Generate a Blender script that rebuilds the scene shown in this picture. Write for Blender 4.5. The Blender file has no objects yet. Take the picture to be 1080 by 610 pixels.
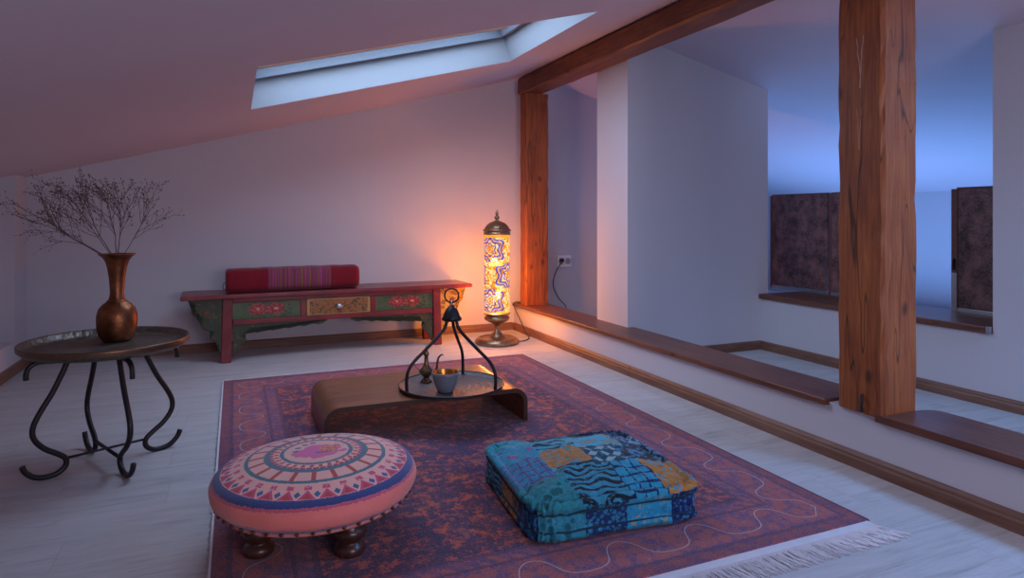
import bpy, bmesh, math, random
from mathutils import Vector, Matrix
random.seed(7)
PI = math.pi
sc = bpy.context.scene
C = sc.collection

# ------------------------------------------------------------------ shader helper
class S:
    """A node socket with arithmetic, so that patterns can be written as formulas."""
    nt = None
    def __init__(s, k): s.k = k
    def __add__(a, b): return M_('ADD', a, b)
    __radd__ = __add__
    def __sub__(a, b): return M_('SUBTRACT', a, b)
    def __rsub__(a, b): return M_('SUBTRACT', b, a)
    def __mul__(a, b): return M_('MULTIPLY', a, b)
    __rmul__ = __mul__
    def __truediv__(a, b): return M_('DIVIDE', a, b)
    def __rtruediv__(a, b): return M_('DIVIDE', b, a)
def put(sock, v):
    if isinstance(v, S): S.nt.links.new(v.k, sock)
    elif isinstance(v, (tuple, list)): sock.default_value = tuple(v) + ((1,) if len(v) == 3 and len(sock.default_value) == 4 else ())
    else: sock.default_value = v
def M_(op, *a):
    n = S.nt.nodes.new('ShaderNodeMath'); n.operation = op
    for i, v in enumerate(a): put(n.inputs[i], v)
    return S(n.outputs[0])
def gt(a, b): return M_('GREATER_THAN', a, b)
def lt(a, b): return M_('LESS_THAN', a, b)
def mn(a, b): return M_('MINIMUM', a, b)
def mx(a, b): return M_('MAXIMUM', a, b)
def ab(a): return M_('ABSOLUTE', a)
def fr(a): return M_('FRACT', a)
def fl(a): return M_('FLOOR', a)
def sn(a): return M_('SINE', a)
def cs(a): return M_('COSINE', a)
def sq(a): return M_('SQRT', a)
def between(a, lo, hi): return gt(a, lo) * lt(a, hi)
def sstep(a, lo, hi):
    n = S.nt.nodes.new('ShaderNodeMapRange'); n.interpolation_type = 'SMOOTHSTEP'
    put(n.inputs['Value'], a); put(n.inputs['From Min'], lo); put(n.inputs['From Max'], hi)
    return S(n.outputs[0])
def mixc(f, a, b):
    n = S.nt.nodes.new('ShaderNodeMix'); n.data_type = 'RGBA'
    put(n.inputs[0], f); put(n.inputs[6], a); put(n.inputs[7], b)
    return S(n.outputs[2])
def obj_xyz():
    n = S.nt.nodes.new('ShaderNodeTexCoord'); m = S.nt.nodes.new('ShaderNodeSeparateXYZ')
    S.nt.links.new(n.outputs['Object'], m.inputs[0])
    return S(m.outputs[0]), S(m.outputs[1]), S(m.outputs[2])
def vec(x, y, z):
    n = S.nt.nodes.new('ShaderNodeCombineXYZ')
    for i, v in enumerate((x, y, z)): put(n.inputs[i], v)
    return S(n.outputs[0])
def noise(v, scale, detail=3, rough=.55, dist=0.):
    n = S.nt.nodes.new('ShaderNodeTexNoise'); put(n.inputs['Vector'], v)
    n.inputs['Scale'].default_value = scale; n.inputs['Detail'].default_value = detail
    n.inputs['Roughness'].default_value = rough; n.inputs['Distortion'].default_value = dist
    return S(n.outputs[0])
def voro(v, scale, feature='F1', out='Distance', rnd=1., metric='EUCLIDEAN'):
    n = S.nt.nodes.new('ShaderNodeTexVoronoi'); n.feature = feature; put(n.inputs['Vector'], v)
    if feature == 'F1': n.distance = metric
    n.inputs['Scale'].default_value = scale; n.inputs['Randomness'].default_value = rnd
    return S(n.outputs[out])
def ramp(f, stops):
    n = S.nt.nodes.new('ShaderNodeValToRGB'); put(n.inputs[0], f)
    e = n.color_ramp.elements
    while len(e) < len(stops): e.new(.5)
    for i, (p, c) in enumerate(stops): e[i].position = p; e[i].color = tuple(c) + (1,)
    return S(n.outputs[0])
def material(name, fn, rough=.6, metal=0., spec=.5, bump=.3, bdist=.002, sheen=0., coat=0.):
    m = bpy.data.materials.new(name); m.use_nodes = True
    S.nt = m.node_tree
    b = m.node_tree.nodes['Principled BSDF']
    r = fn()
    col, h, rg = (r + (None, None))[:3] if isinstance(r, tuple) and not isinstance(r[0], (int, float)) else (r, None, None)
    put(b.inputs['Base Color'], col)
    put(b.inputs['Roughness'], rough if rg is None else rg)
    b.inputs['Metallic'].default_value = metal
    b.inputs['Specular IOR Level'].default_value = spec
    b.inputs['Sheen Weight'].default_value = sheen
    b.inputs['Coat Weight'].default_value = coat
    if h is not None:
        bn = m.node_tree.nodes.new('ShaderNodeBump'); bn.inputs['Strength'].default_value = bump
        bn.inputs['Distance'].default_value = bdist; put(bn.inputs['Height'], h)
        m.node_tree.links.new(bn.outputs[0], b.inputs['Normal'])
    return m
def wood(name, dark, mid, light, axis, scale=1., rough=.5, bump=.5, coat=0., cracks=0., knots=True, chalk=False):
    def f():
        x, y, z = obj_xyz()
        k = [9, 9, 9]; k[axis] = .9
        p = vec(x * (k[0] * scale), y * (k[1] * scale), z * (k[2] * scale))
        g = noise(p, 2.2, 6, .6, 1.2)
        k2 = [60, 60, 60]; k2[axis] = 2.5
        fine = noise(vec(x * k2[0], y * k2[1], z * k2[2]), 1.5, 4, .65)
        big = noise(vec(x, y, z), 2.2, 3, .55)
        v = g * .42 + fine * .42 + big * .26
        col = ramp(v, [(.36, dark), (.53, mid), (.72, light)])
        if cracks:
            cr = sstep(ab(noise(vec(x * k[0] * .5, y * k[1] * .5, z * k[2] * .5), 1.6, 2, .5, .2) - .5), 0., .006)
            col = mixc((1 - cr) * cracks, col, (dark[0] * .3, dark[1] * .3, dark[2] * .3))
        if chalk:
            w1 = (noise(vec(x, y, z), 30, 2) - .5) * .012
            v1 = ab(ab(y - 1.918 + w1) - mx((z - 1.64) * .10, .0))
            mk = lt(v1, .0022) * between(z, 1.585, 1.80)
            v2 = ab(ab(y - 1.922 + w1) - mx((z - 1.36) * .08, .002))
            mk = mx(mk, lt(v2, .0013) * between(z, 1.33, 1.50) * .6)
            col = mixc(mk * lt(x, 2.40) * gt(fine, .42) * .8, col, (.48, .36, .30))
        if knots:
            kk = [3.2, 3.2, 3.2]; kk[axis] = 1.9
            kn = voro(vec(x * kk[0] + 3.3, y * kk[1], z * kk[2]), 1.6)
            col = mixc((1 - sstep(kn, .03, .13)) * .75, col, (dark[0] * .35, dark[1] * .35, dark[2] * .35))
        return col, v, None
    return material(name, f, rough=rough, bump=bump, bdist=.003, coat=coat)

# ------------------------------------------------------------------ mesh helpers
def obj(name, bm, mat, parent=None, loc=None, smooth=False, bevel=0., bseg=2, rot=None):
    me = bpy.data.meshes.new(name); bmesh.ops.recalc_face_normals(bm, faces=bm.faces)
    bm.to_mesh(me); bm.free()
    for p in me.polygons: p.use_smooth = smooth
    o = bpy.data.objects.new(name, me); C.objects.link(o)
    for m in (mat if isinstance(mat, (list, tuple)) else [mat]): me.materials.append(m)
    if parent is not None: o.parent = parent
    if loc is not None: o.location = loc
    if rot is not None: o.rotation_euler = rot
    if bevel:
        b = o.modifiers.new('bevel', 'BEVEL'); b.width = bevel; b.segments = bseg; b.limit_method = 'ANGLE'; b.angle_limit = math.radians(35)
    return o
def thing(name, label, cat, loc=(0, 0, 0), rotz=0., group=None):
    o = bpy.data.objects.new(name, None); C.objects.link(o); o.empty_display_size = .1
    o.location = loc; o.rotation_euler = (0, 0, rotz)
    return tag(o, label, cat, group)
def tag(o, label, cat, group=None):
    o['label'] = label; o['category'] = cat
    if group: o['group'] = group
    return o
def struct(o): o['kind'] = 'structure'; return o
def bx(bm, x0, x1, y0, y1, z0, z1, mi=0):
    v = [bm.verts.new(p) for p in ((x0,y0,z0),(x1,y0,z0),(x1,y1,z0),(x0,y1,z0),(x0,y0,z1),(x1,y0,z1),(x1,y1,z1),(x0,y1,z1))]
    for f in ((3,2,1,0),(4,5,6,7),(0,1,5,4),(1,2,6,5),(2,3,7,6),(3,0,4,7)): bm.faces.new([v[i] for i in f]).material_index = mi
    return bm
def box(*a): return bx(bmesh.new(), *a)
def prism(pts, d0, d1, axis):
    """Extrude a 2-D outline along an axis: 'y' takes (x,z), 'x' takes (y,z), 'z' takes (x,y)."""
    bm = bmesh.new(); mk = {'y': lambda a, b, d: (a, d, b), 'x': lambda a, b, d: (d, a, b), 'z': lambda a, b, d: (a, b, d)}[axis]
    A = [bm.verts.new(mk(a, b, d0)) for a, b in pts]; B = [bm.verts.new(mk(a, b, d1)) for a, b in pts]
    n = len(pts)
    fa = bm.faces.new(A); fb = bm.faces.new(B[::-1])
    for i in range(n): bm.faces.new((A[i], A[(i+1) % n], B[(i+1) % n], B[i]))
    bmesh.ops.triangulate(bm, faces=[fa, fb])
    return bm
def lathe(bm, prof, seg=48, c=(0, 0, 0), wav=None):
    rings = []
    for r, z in prof:
        if r <= 1e-6: rings.append([bm.verts.new((c[0], c[1], c[2] + z))])
        else:
            rings.append([bm.verts.new((c[0] + r*(1+(wav(2*PI*i/seg, z) if wav else 0))*math.cos(2*PI*i/seg), c[1] + r*(1+(wav(2*PI*i/seg, z) if wav else 0))*math.sin(2*PI*i/seg), c[2] + z)) for i in range(seg)])
    for A, B in zip(rings, rings[1:]):
        if len(A) == 1 and len(B) == 1: continue
        for i in range(seg):
            j = (i+1) % seg
            if len(A) == 1: bm.faces.new((A[0], B[i], B[j]))
            elif len(B) == 1: bm.faces.new((A[i], A[j], B[0]))
            else: bm.faces.new((A[i], A[j], B[j], B[i]))
    return bm
def smooth_path(P, n=6):
    P = [Vector(p) for p in P]; out = []
    for i in range(len(P)-1):
        p0 = P[max(i-1, 0)]; p1 = P[i]; p2 = P[i+1]; p3 = P[min(i+2, len(P)-1)]
        for k in range(n):
            t = k/n
            out.append(.5*((2*p1) + (p2-p0)*t + (2*p0-5*p1+4*p2-p3)*t*t + (3*p1-p0-3*p2+p3)*t**3))
    out.append(P[-1]); return out
def tube(bm, P, r, seg=8, r1=None, cap=True):
    P = [Vector(p) for p in P]; n = len(P); rings = []; up = Vector((.13, .21, .97)); 
    for i, p in enumerate(P):
        t = (P[min(i+1, n-1)] - P[max(i-1, 0)]).normalized()
        if i == 0: u = t.cross(up)
        else: u = u - t*u.dot(t)
        if u.length < 1e-5: u = t.cross(Vector((1, 0, 0)))
        u.normalize(); w = t.cross(u)
        rr = r if r1 is None else r + (r1-r)*i/(n-1)
        rings.append([bm.verts.new(p + rr*(math.cos(2*PI*k/seg)*u + math.sin(2*PI*k/seg)*w)) for k in range(seg)])
    for A, B in zip(rings, rings[1:]):
        for k in range(seg): bm.faces.new((A[k], A[(k+1) % seg], B[(k+1) % seg], B[k]))
    if cap: bm.faces.new(rings[0][::-1]); bm.faces.new(rings[-1])
    return bm
def ball(bm, c, r, sx=1, sy=1, sz=1, sub=2):
    q = bmesh.ops.create_icosphere(bm, subdivisions=sub, radius=r)
    for v in q['verts']: v.co = Vector((v.co.x*sx, v.co.y*sy, v.co.z*sz)) + Vector(c)
    return bm

# ------------------------------------------------------------------ materials
def plaster(name, base, var=.03):
    def f():
        x, y, z = obj_xyz()
        n = noise(vec(x, y, z), 1.3, 3); h = noise(vec(x, y, z), 160, 3)
        a = tuple(c*(1-var) for c in base); b = tuple(min(1, c*(1+var)) for c in base)
        return mixc(n, a, b), h, None
    return material(name, f, rough=.85, spec=.25, bump=.12, bdist=.0008)
m_wall = plaster('white_plaster', (.54, .53, .565))
m_ceil = plaster('ceiling_paint', (.60, .52, .56))
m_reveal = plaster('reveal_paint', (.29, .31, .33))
def floor_f():
    x, y, z = obj_xyz()
    W = .192
    row = fl(y / W); fy = fr(y / W)
    off = fr(sn(row * 12.9898) * 43758.5)
    xs = x / 1.38 + off; col_i = fl(xs); fx = fr(xs)
    idn = fr(sn(row * 78.233 + col_i * 37.719) * 43758.5)
    p = vec(x * .55 + idn * 17., y * 4.2 + idn * 9., idn * 5.)
    g = noise(p, 2.6, 6, .62, 1.6)
    fine = noise(vec(x * 3., y * 55., idn * 3.), 2., 4, .6)
    ring = ab(sn(noise(vec(x * .8 + idn * 31., y * 3.4, idn), 1.5, 1, .4, .4) * 44.))
    c = ramp(g * .65 + fine * .35, [(.30, (.29, .285, .285)), (.47, (.44, .435, .435)), (.7, (.54, .53, .53))])
    c = mixc((1 - sstep(ring, .0, .35)) * sstep(g, .45, .62) * .55, c, (.36, .36, .38))
    seam = mx(1 - sstep(mn(fy, 1 - fy), .0, .012), 1 - sstep(mn(fx, 1 - fx), .0, .0018))
    c = mixc(seam * .4, c, (.2, .2, .21))
    c = mixc(idn * .12, c, (.30, .30, .31))
    return c, g * .3 + fine * .4 - seam, .42 + fine * .15
m_floor = material('whitewashed_boards', floor_f, rough=.45, spec=.4, bump=.18, bdist=.0015)
m_post = wood('oiled_beam_wood', (.075, .018, .006), (.25, .066, .016), (.40, .130, .032), 2, chalk=True, rough=.6, cracks=.8, bump=.9)
m_beam = wood('oiled_crossbeam_wood', (.05, .013, .005), (.16, .045, .015), (.26, .088, .03), 1, rough=.5, cracks=.7, bump=.9)
m_ledge = wood('dark_ledge_wood', (.05, .018, .012), (.13, .046, .028), (.22, .085, .05), 1, rough=.38, bump=.4)
m_base_y = wood('skirting_wood', (.075, .034, .022), (.165, .078, .05), (.25, .135, .09), 1, rough=.5, knots=False)
m_base_x = wood('skirting_wood_across', (.075, .034, .022), (.165, .078, .05), (.25, .135, .09), 0, rough=.5, knots=False)
m_table = wood('walnut_veneer', (.09, .030, .013), (.18, .060, .024), (.27, .100, .042), 0, rough=.36, bump=.15, scale=.7)
m_pine = wood('pale_pine', (.55, .36, .24), (.72, .5, .36), (.8, .6, .45), 0, rough=.5, knots=False)
def flat(name, c, rough=.5, metal=0., var=.15, sc_=30., bump=.2, **k):
    def f():
        x, y, z = obj_xyz(); n = noise(vec(x, y, z), sc_, 4)
        return mixc(n, tuple(v*(1-var) for v in c), tuple(min(1, v*(1+var)) for v in c)), n, None
    return material(name, f, rough=rough, metal=metal, bump=bump, **k)
m_black = flat('black_iron', (.025, .022, .024), .42, .6)
m_frame = flat('grey_window_frame', (.15, .17, .20), .5)
m_darkgasket = flat('dark_gasket', (.01, .01, .012), .7)
m_white = flat('white_plastic', (.85, .84, .82), .35, var=.02)
m_cord = flat('black_cord', (.03, .02, .02), .5)
m_bronze = flat('lamp_bronze', (.36, .22, .12), .32, .85, var=.6, sc_=60, bump=.7, bdist=.004)
m_steel = flat('brushed_metal', (.5, .5, .52), .35, .9)
def brass_f():
    x, y, z = obj_xyz(); n = noise(vec(x, y, z), 14, 4); d = voro(vec(x, y, z), 95)
    return ramp(n, [(.3, (.10, .036, .018)), (.55, (.24, .088, .038)), (.75, (.38, .16, .07))]), d, .3 + n * .25
m_copper = material('hammered_copper', brass_f, metal=.9, bump=.18, bdist=.003)
def tray_f(base, hi):
    def f():
        x, y, z = obj_xyz(); r = sq(x*x + y*y); a = M_('ARCTAN2', y, x)
        ringp = sn(r * 170.) * .5 + .5; rad = sn(a * 48.) * .5 + .5
        flo = voro(vec(sn(a * 8.) * .3, r * 9., cs(a * 8.) * .3), 9.)
        n = noise(vec(x, y, z), 25, 4)
        h = ringp * .3 + rad * ringp * .3 + flo
        return mixc(n * .6 + flo * .5, base, hi), h, .32 + n * .25
    return f
m_sidetray = material('engraved_tray_metal', tray_f((.06, .055, .045), (.24, .21, .17)), metal=.85, bump=.5, bdist=.004)
m_handtray = material('engraved_grey_tray', tray_f((.05, .045, .045), (.17, .15, .145)), metal=.4, bump=.6, bdist=.003)

# rug -----------------------------------------------------------------------
RX0, RX1, RY0, RY1 = -.07, 2.005, 1.58, 4.52
def rug_f():
    x, y, z = obj_xyz()               # local: origin at the rug's centre
    hx, hy = (RX1-RX0)/2, (RY1-RY0)/2
    d = mn(hx - ab(x), hy - ab(y))    # distance from the edge
    X, Y = ab(x), ab(y)
    qx, qy = fl(x / .009) * .009, fl(y / .009) * .009
    big = noise(vec(x, y, 0.), 1.7, 4, .6)
    fine = noise(vec(x * 1., y * 1., 0.), 150, 2, .7)
    blot = noise(vec(qx, qy, 0.), 20, 6, .75)
    patchy = noise(vec(qx, qy, 3.), 6, 4, .7)
    weave = noise(vec(x * 30., y * 220., 0.), 1.5, 2, .6)
    # mirrored ornament of the field
    orn = voro(vec(X, Y, 0.), 11., 'F1', 'Distance', .75)
    orn2 = voro(vec(X, Y, .3), 7.5, 'DISTANCE_TO_EDGE', 'Distance', .6)
    orn3 = voro(vec(X * 1.2, Y, .7), 23., 'SMOOTH_F1', 'Distance', .9)
    red = mixc(sstep(blot, .40, .58), (.50, .095, .052), (.24, .050, .058))
    blue = (.040, .028, .075)
    sq1 = voro(vec(X, Y, 0.), 15., rnd=.35, metric='CHEBYCHEV')
    sq2 = voro(vec(X * 1.1, Y, 2.), 34., rnd=.55, metric='MANHATTAN')
    lace = mx(between(sq1, .36, .44), mx(between(sq1, .14, .20), gt(sq2, .60)))
    lace = mx(lace, mx(lt(fr(X * 13.), .07), lt(fr(Y * 13.), .07)) * .8)
    patt = sstep(orn3, .50, .72) * .65 + (1 - sstep(orn2, .02, .05)) * .8 + between(orn, .16, .24) * .7
    field = mixc(mn(patt, 1.) * sstep(blot + fine * .35, .50, .74), red, blue)
    field = mixc(lace * sstep(blot, .40, .50) * .85, field, blue)
    field = mixc(sstep(big, .46, .66) * sstep(patchy, .46, .56) * .85, field, blue)
    field = mixc(sstep(patchy, .55, .61) * .7, field, blue)
    field = mixc((1 - sstep(patchy, .36, .43)) * .5, field, (.42, .13, .09))
    # border
    bo = voro(vec(X * 1., Y * 1., 0.), 19., 'F1', 'Distance', .55)
    bo2 = voro(vec(X, Y, 0.), 38., 'DISTANCE_TO_EDGE', 'Distance', .8)
    bcol = mixc(sstep(bo, .38, .62), (.33, .082, .088), (.13, .062, .14))
    bcol = mixc((1 - sstep(bo2, .05, .12)) * .55, bcol, (.33, .10, .085))
    bcol = mixc(sstep(blot, .54, .7) * .7, bcol, (.10, .055, .13))
    dd = d + (blot - .5) * .03
    c = mixc(gt(dd, .30), bcol, field)
    for lo, hi in ((.045, .062), (.225, .240), (.285, .305)):
        c = mixc(between(dd, lo, hi) * .7, c, (.06, .035, .085))
    c = mixc(between(dd, .24, .285) * sstep(sn((x + y) * 110.), -.1, .3) * .55, c, (.09, .05, .12))
    c = mixc(between(dd, 0., .045) * .6, c, mixc(sstep(blot, .4, .6), (.20, .05, .06), (.09, .035, .08)))
    # worn specks and dusty light knots
    c = mixc(sstep(fine, .54, .70) * .38, c, (.46, .26, .27))
    c = mixc((1 - sstep(fine, .32, .44)) * .45, c, (.04, .018, .05))
    c = mixc(gt(voro(vec(X, Y, 0.), 17., 'F1', 'Distance', .9) * -1., -.055) * .6, c, (.42, .32, .34))
    c = mixc(sstep(fine, .28, .40) * -.25 + .25, c, (.06, .02, .04))
    c = mixc(sstep(weave, .5, .8) * .2, c, (.08, .04, .06))
    return c, fine + weave * .5, None
m_rug = material('worn_red_rug', rug_f, rough=.95, spec=.1, bump=.6, bdist=.003, sheen=.15)
m_rugline = flat('rug_line_yarn', (.42, .36, .37), .95, var=.3, sc_=60)
m_fringe = flat('rug_fringe_yarn', (.58, .56, .59), .95, var=.1)

# ottoman --------------------------------------------------------------------
def otto_f():
    x, y, z = obj_xyz()
    R = .316
    r = sq(x*x + y*y) / R; a = M_('ARCTAN2', y, x) / (2*PI) + .5
    wob = noise(vec(x, y, z), 130, 2, .5)
    rr = r + (wob - .5) * .025
    base = mixc(noise(vec(x, y, z), 9, 3), (.64, .155, .125), (.80, .24, .20))
    top = mixc(noise(vec(x, y, z), 40, 3), (.74, .37, .30), (.85, .46, .38))
    c = mixc(lt(r, .97), base, top)
    teal = (.055, .155, .20); redc = (.46, .055, .045); pink = (.60, .07, .17); navy = (.035, .06, .24)
    # outer triangles, dots and diamonds
    N = 30
    f = ab(fr(a * N) - .5) * 2      # 0 at the middle of a cell, 1 at its edge
    tri = between(rr, .80, .92) * lt(f, (r - .80) * 7.2)
    inner = between(rr, .85, .91) * lt(f, (r - .84) * 6.)
    c = mixc(tri, c, pink); c = mixc(inner, c, redc)
    dot = between(rr, .745, .80) * lt(f, .42) * gt(wob, .40)
    c = mixc(dot, c, pink)
    dia = lt(ab(r - .86) / .042 + (1 - f) / .36, 1.)
    c = mixc(dia, c, (.03, .12, .26))
    # blue band
    c = mixc(between(rr, .925, .993), c, mixc(noise(vec(x, y, z), 150, 2), (.025, .045, .15), (.055, .085, .24)))
    c = mixc(between(rr, .995, 1.008), c, (.50, .10, .16))
    # wheel
    c = mixc(between(rr, .665, .705), c, teal)
    g = ab(fr(a * 20) - .5) * 2
    c = mixc(between(rr, .50, .665) * lt(g, .19 / (r + .02) * .75), c, redc)
    c = mixc(between(rr, .465, .52), c, teal)
    g2 = fr(a * 44)
    c = mixc(between(rr, .43, .465) * lt(g2, .55), c, redc)
    c = mixc(between(rr, .435, .475) * gt(g2, .72), c, navy)
    g3 = fr(a * 30 + r * 2.)
    c = mixc(between(rr, .375, .425) * lt(g3, .42), c, redc)
    c = mixc(between(rr, .325, .365), c, teal)
    # centre flower
    n1 = noise(vec(x, y, 0.), 21, 2, .5); e = sq((x - .01) * (x - .01) * .6 + (y + .005) * (y + .005) * 1.2) / R
    c = mixc(lt(e + (n1 - .5) * .25, .20), c, (.66, .12, .30))
    c = mixc(lt(sq((x - .045)*(x - .045) + y*y) / R + (n1 - .5)*.2, .11), c, mixc(gt(noise(vec(x, y, 0.), 90, 2), .5), (.75, .28, .08), (.55, .1, .12)))
    for px_, py_ in ((-.055, .045), (-.065, .015), (-.03, .068), (-.005, .078)):
        c = mixc(lt(sq((x - px_)*(x - px_) + (y - py_)*(y - py_)*2.), .011), c, teal)
    c = mixc(lt(ab(y + .022), .004) * lt(ab(x - .02), .026), c, navy)
    st = sn(r * 420.) * .3 + noise(vec(x, y, z), 260, 2)
    c = mixc(sstep(st, .75, 1.1) * .15, c, (.25, .05, .06))
    return c, st, None
m_otto = material('embroidered_salmon_cloth', otto_f, rough=.9, spec=.15, bump=.35, bdist=.002, sheen=.3)
m_piping = flat('salmon_piping', (.58, .20, .17), .85)
m_stud = flat('brass_stud', (.14, .07, .03), .35, .9)
m_darkleg = wood('dark_turned_wood', (.018, .007, .006), (.045, .014, .01), (.08, .028, .018), 2, rough=.3, knots=False)

# patchwork pouf ----------------------------------------------------------------
def pouf_f():
    x, y, z = obj_xyz()      # local, half sizes .28 / .305, height .13
    w = noise(vec(x, y, z), 14, 3) - .5
    u, v = x * .92 + w * .02, y * .95 + w * .02
    def blob(scale, t=.5, seed=0.): return gt(noise(vec(x + seed, y, z), scale, 2, .5, .8), t)
    wav = lambda fq, am=.008: gt(sn((v + sn(x * 60.) * am) * fq), .1)
    wavz = lambda fq: gt(sn((z + sn((x + y) * 60.) * .004) * fq), .1)
    cell = lambda sc_, t=.4: lt(voro(vec(x, y, z), sc_), t)
    chk = lambda n: lt(fr(u * n) * 1., .5) * lt(fr(v * n), .5)
    grid = lambda n: mx(lt(fr(u * n), .16), lt(fr(v * n * .8), .2))
    teal, aqua, blue, navy, black = (.012, .14, .20), (.06, .33, .44), (.01, .085, .22), (.008, .018, .075), (.008, .01, .018)
    och, grn, lil, gry = (.42, .17, .03), (.008, .12, .13), (.20, .11, .27), (.14, .24, .27)
    c = mixc(blob(30), teal, aqua)
    P = [ # u0,u1,v0,v1,pattern,colour,other
        (-.3, -.13, -.32, -.13, cell(26), (.006, .09, .09), (.02, .20, .23)),
        (-.13, .04, -.32, -.07, wav(210), black, (.03, .22, .32)),
        (.04, .16, -.32, -.10, grid(26), navy, (.02, .26, .40)),
        (.16, .30, -.32, -.08, cell(48, .36), (.03, .28, .42), och),
        (-.3, -.15, -.13, .05, grid(30), (.10, .05, .16), (.03, .19, .33)),
        (-.15, .0, -.07, .07, blob(46, .56), (.08, .22, .25), och),
        (.0, .13, -.10, .06, lt(ab(fr(u*22) - .5) + ab(fr(v*22) - .5), .42), (.25, .42, .45), (.01, .055, .09)),
        (.13, .30, -.08, .10, blob(34, .47), (.005, .008, .02), (.05, .20, .36)),
        (-.3, -.14, .05, .19, cell(20, .33), lil, (.03, .25, .36)),
        (-.14, .0, .07, .21, wav(150, .012), (.01, .03, .05), (.05, .33, .42)),
        (.0, .18, .06, .20, blob(20, .5), (.19, .26, .24), (.04, .40, .54)),
        (.18, .30, .10, .22, blob(52, .52), (.20, .30, .36), (.015, .07, .16)),
        (-.3, -.12, .19, .33, blob(26, .5), (.03, .26, .30), (.06, .30, .38)),
        (-.12, .10, .21, .33, wav(190), (.005, .02, .03), (.03, .17, .20)),
        (.10, .30, .20, .33, blob(60, .6), (.02, .06, .13), (.006, .012, .05)),
    ]
    for u0, u1, v0, v1, pt, ca, cb in P:
        c = mixc(between(u, u0, u1) * between(v, v0, v1), c, mixc(pt, cb, ca))
    # sides: front and back by x, left and right by y
    side = lt(z + w * .01, .112); s = x + w * .02; t = y + w * .02
    f = mixc(cell(34, .35), (.025, .20, .28), (.01, .11, .15))
    f = mixc(gt(s, -.13), f, mixc(cell(60, .4), (.008, .025, .10), (.02, .14, .28)))
    f = mixc(gt(s, .02), f, mixc(blob(36, .58), (.02, .24, .42), (.22, .27, .22)))
    f = mixc(gt(s, .185), f, mixc(cell(58, .3), (.006, .012, .09), (.02, .10, .24)))
    l = mixc(blob(40), (.01, .12, .30), (.01, .02, .08))
    l = mixc(gt(t, -.14), l, mixc(blob(30, .5), och, (.09, .06, .05)))
    l = mixc(gt(t, .04), l, mixc(wavz(300), (.03, .24, .38), black))
    isx = gt(ab(x) / .316, ab(y) / .308)
    c = mixc(side, c, mixc(isx, f, l))
    fine = noise(vec(x, y, z), 180, 3, .6)
    c = mixc(sstep(fine, .55, .75) * .18, c, (.10, .30, .36))
    q = noise(vec(x, y, z), 26, 3, .5)
    mottle = noise(vec(x, y, z), 55, 4, .65)  # random dark and aqua blotches over the patches
    c = mixc(sstep(mottle, .52, .68) * .4, c, (.008, .035, .06))
    c = mixc((1 - sstep(mottle, .36, .46)) * .45, c, (.05, .36, .48))
    return c, q * 1. + fine * .25, None
m_pouf = material('patchwork_velvet', pouf_f, rough=.75, spec=.15, bump=.9, bdist=.012, sheen=.08)

# bench -----------------------------------------------------------------------
def red_f():
    x, y, z = obj_xyz(); n = noise(vec(x, y, z), 7, 5, .65); f = noise(vec(x*.3, y, z), 60, 3)
    c = ramp(n, [(.3, (.11, .010, .014)), (.6, (.20, .016, .021)), (.85, (.28, .033, .029))])
    return mixc(sstep(f, .66, .74) * .5, c, (.05, .015, .012)), f, .3 + n * .2
m_red = material('worn_red_lacquer', red_f, bump=.15, coat=.25)
def green_f():
    x, y, z = obj_xyz(); n = noise(vec(x, y, z), 16, 4)
    c = mixc(n, (.014, .024, .012), (.038, .050, .022))
    fl_ = noise(vec(x, y, z), 30, 2, .5, 1.)
    return mixc(gt(fl_, .64) * .7, c, (.22, .08, .03)), n, None
m_green = material('dark_green_lacquer', green_f, rough=.45, bump=.1)
def panel_f():
    x, y, z = obj_xyz()    # panel centre at the origin; flowers in the middle
    n = noise(vec(x, y, z), 26, 3, .6, .6)
    c = mixc(n, (.045, .065, .025), (.10, .13, .055))
    c = mixc(lt(z + n * .06, .0) * gt(noise(vec(x, 0., z), 55, 2), .46), c, (.03, .09, .03))
    lv = gt(noise(vec(x + 3., 0., z), 38, 2, .5, 1.5), .57) * lt(ab(x), .17)
    c = mixc(lv, c, (.012, .028, .014))
    for k in (-.062, .062):
        rr = sq((x - k)*(x - k)*.75 + (z - .004)*(z - .004)*1.6) + (noise(vec(x * 1.3, k, z), 42, 3) - .5) * .035
        c = mixc(lt(rr, .056), c, mixc(gt(voro(vec(x, 0., z), 60), .42), (.40, .07, .05), (.20, .018, .025)))
        c = mixc(lt(rr, .012), c, (.6, .25, .1))
    fr_ = mx(ab(x) / .215, ab(z) / .054)
    c = mixc(gt(fr_, 1.06), c, (.16, .11, .06))
    return c, n, None
m_panel = material('painted_flower_panel', panel_f, rough=.4, bump=.08)
def drawer_f():
    x, y, z = obj_xyz(); p = vec(x, 0., z)
    n = noise(p, 34, 3, .55, 1.8); v_ = voro(p, 26)
    c = mixc(noise(p, 40, 2), (.25, .085, .02), (.36, .13, .03))
    c = mixc(gt(n, .545), c, (.05, .045, .02))
    c = mixc(lt(v_, .20), c, (.46, .07, .03))
    c = mixc(gt(mx(ab(x) / .225, ab(z) / .056), .97), c, (.40, .22, .06))
    return c, n, None
m_drawer = material('painted_gold_drawer', drawer_f, rough=.4, bump=.08)
def yellow_f():
    x, y, z = obj_xyz(); n = noise(vec(x, y, z), 30, 3, .5, 1.)
    return mixc(gt(n, .55), (.48, .27, .035), (.20, .10, .02)), n, None
m_yellow = material('ochre_carved_bracket', yellow_f, rough=.45, bump=.2)
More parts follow.
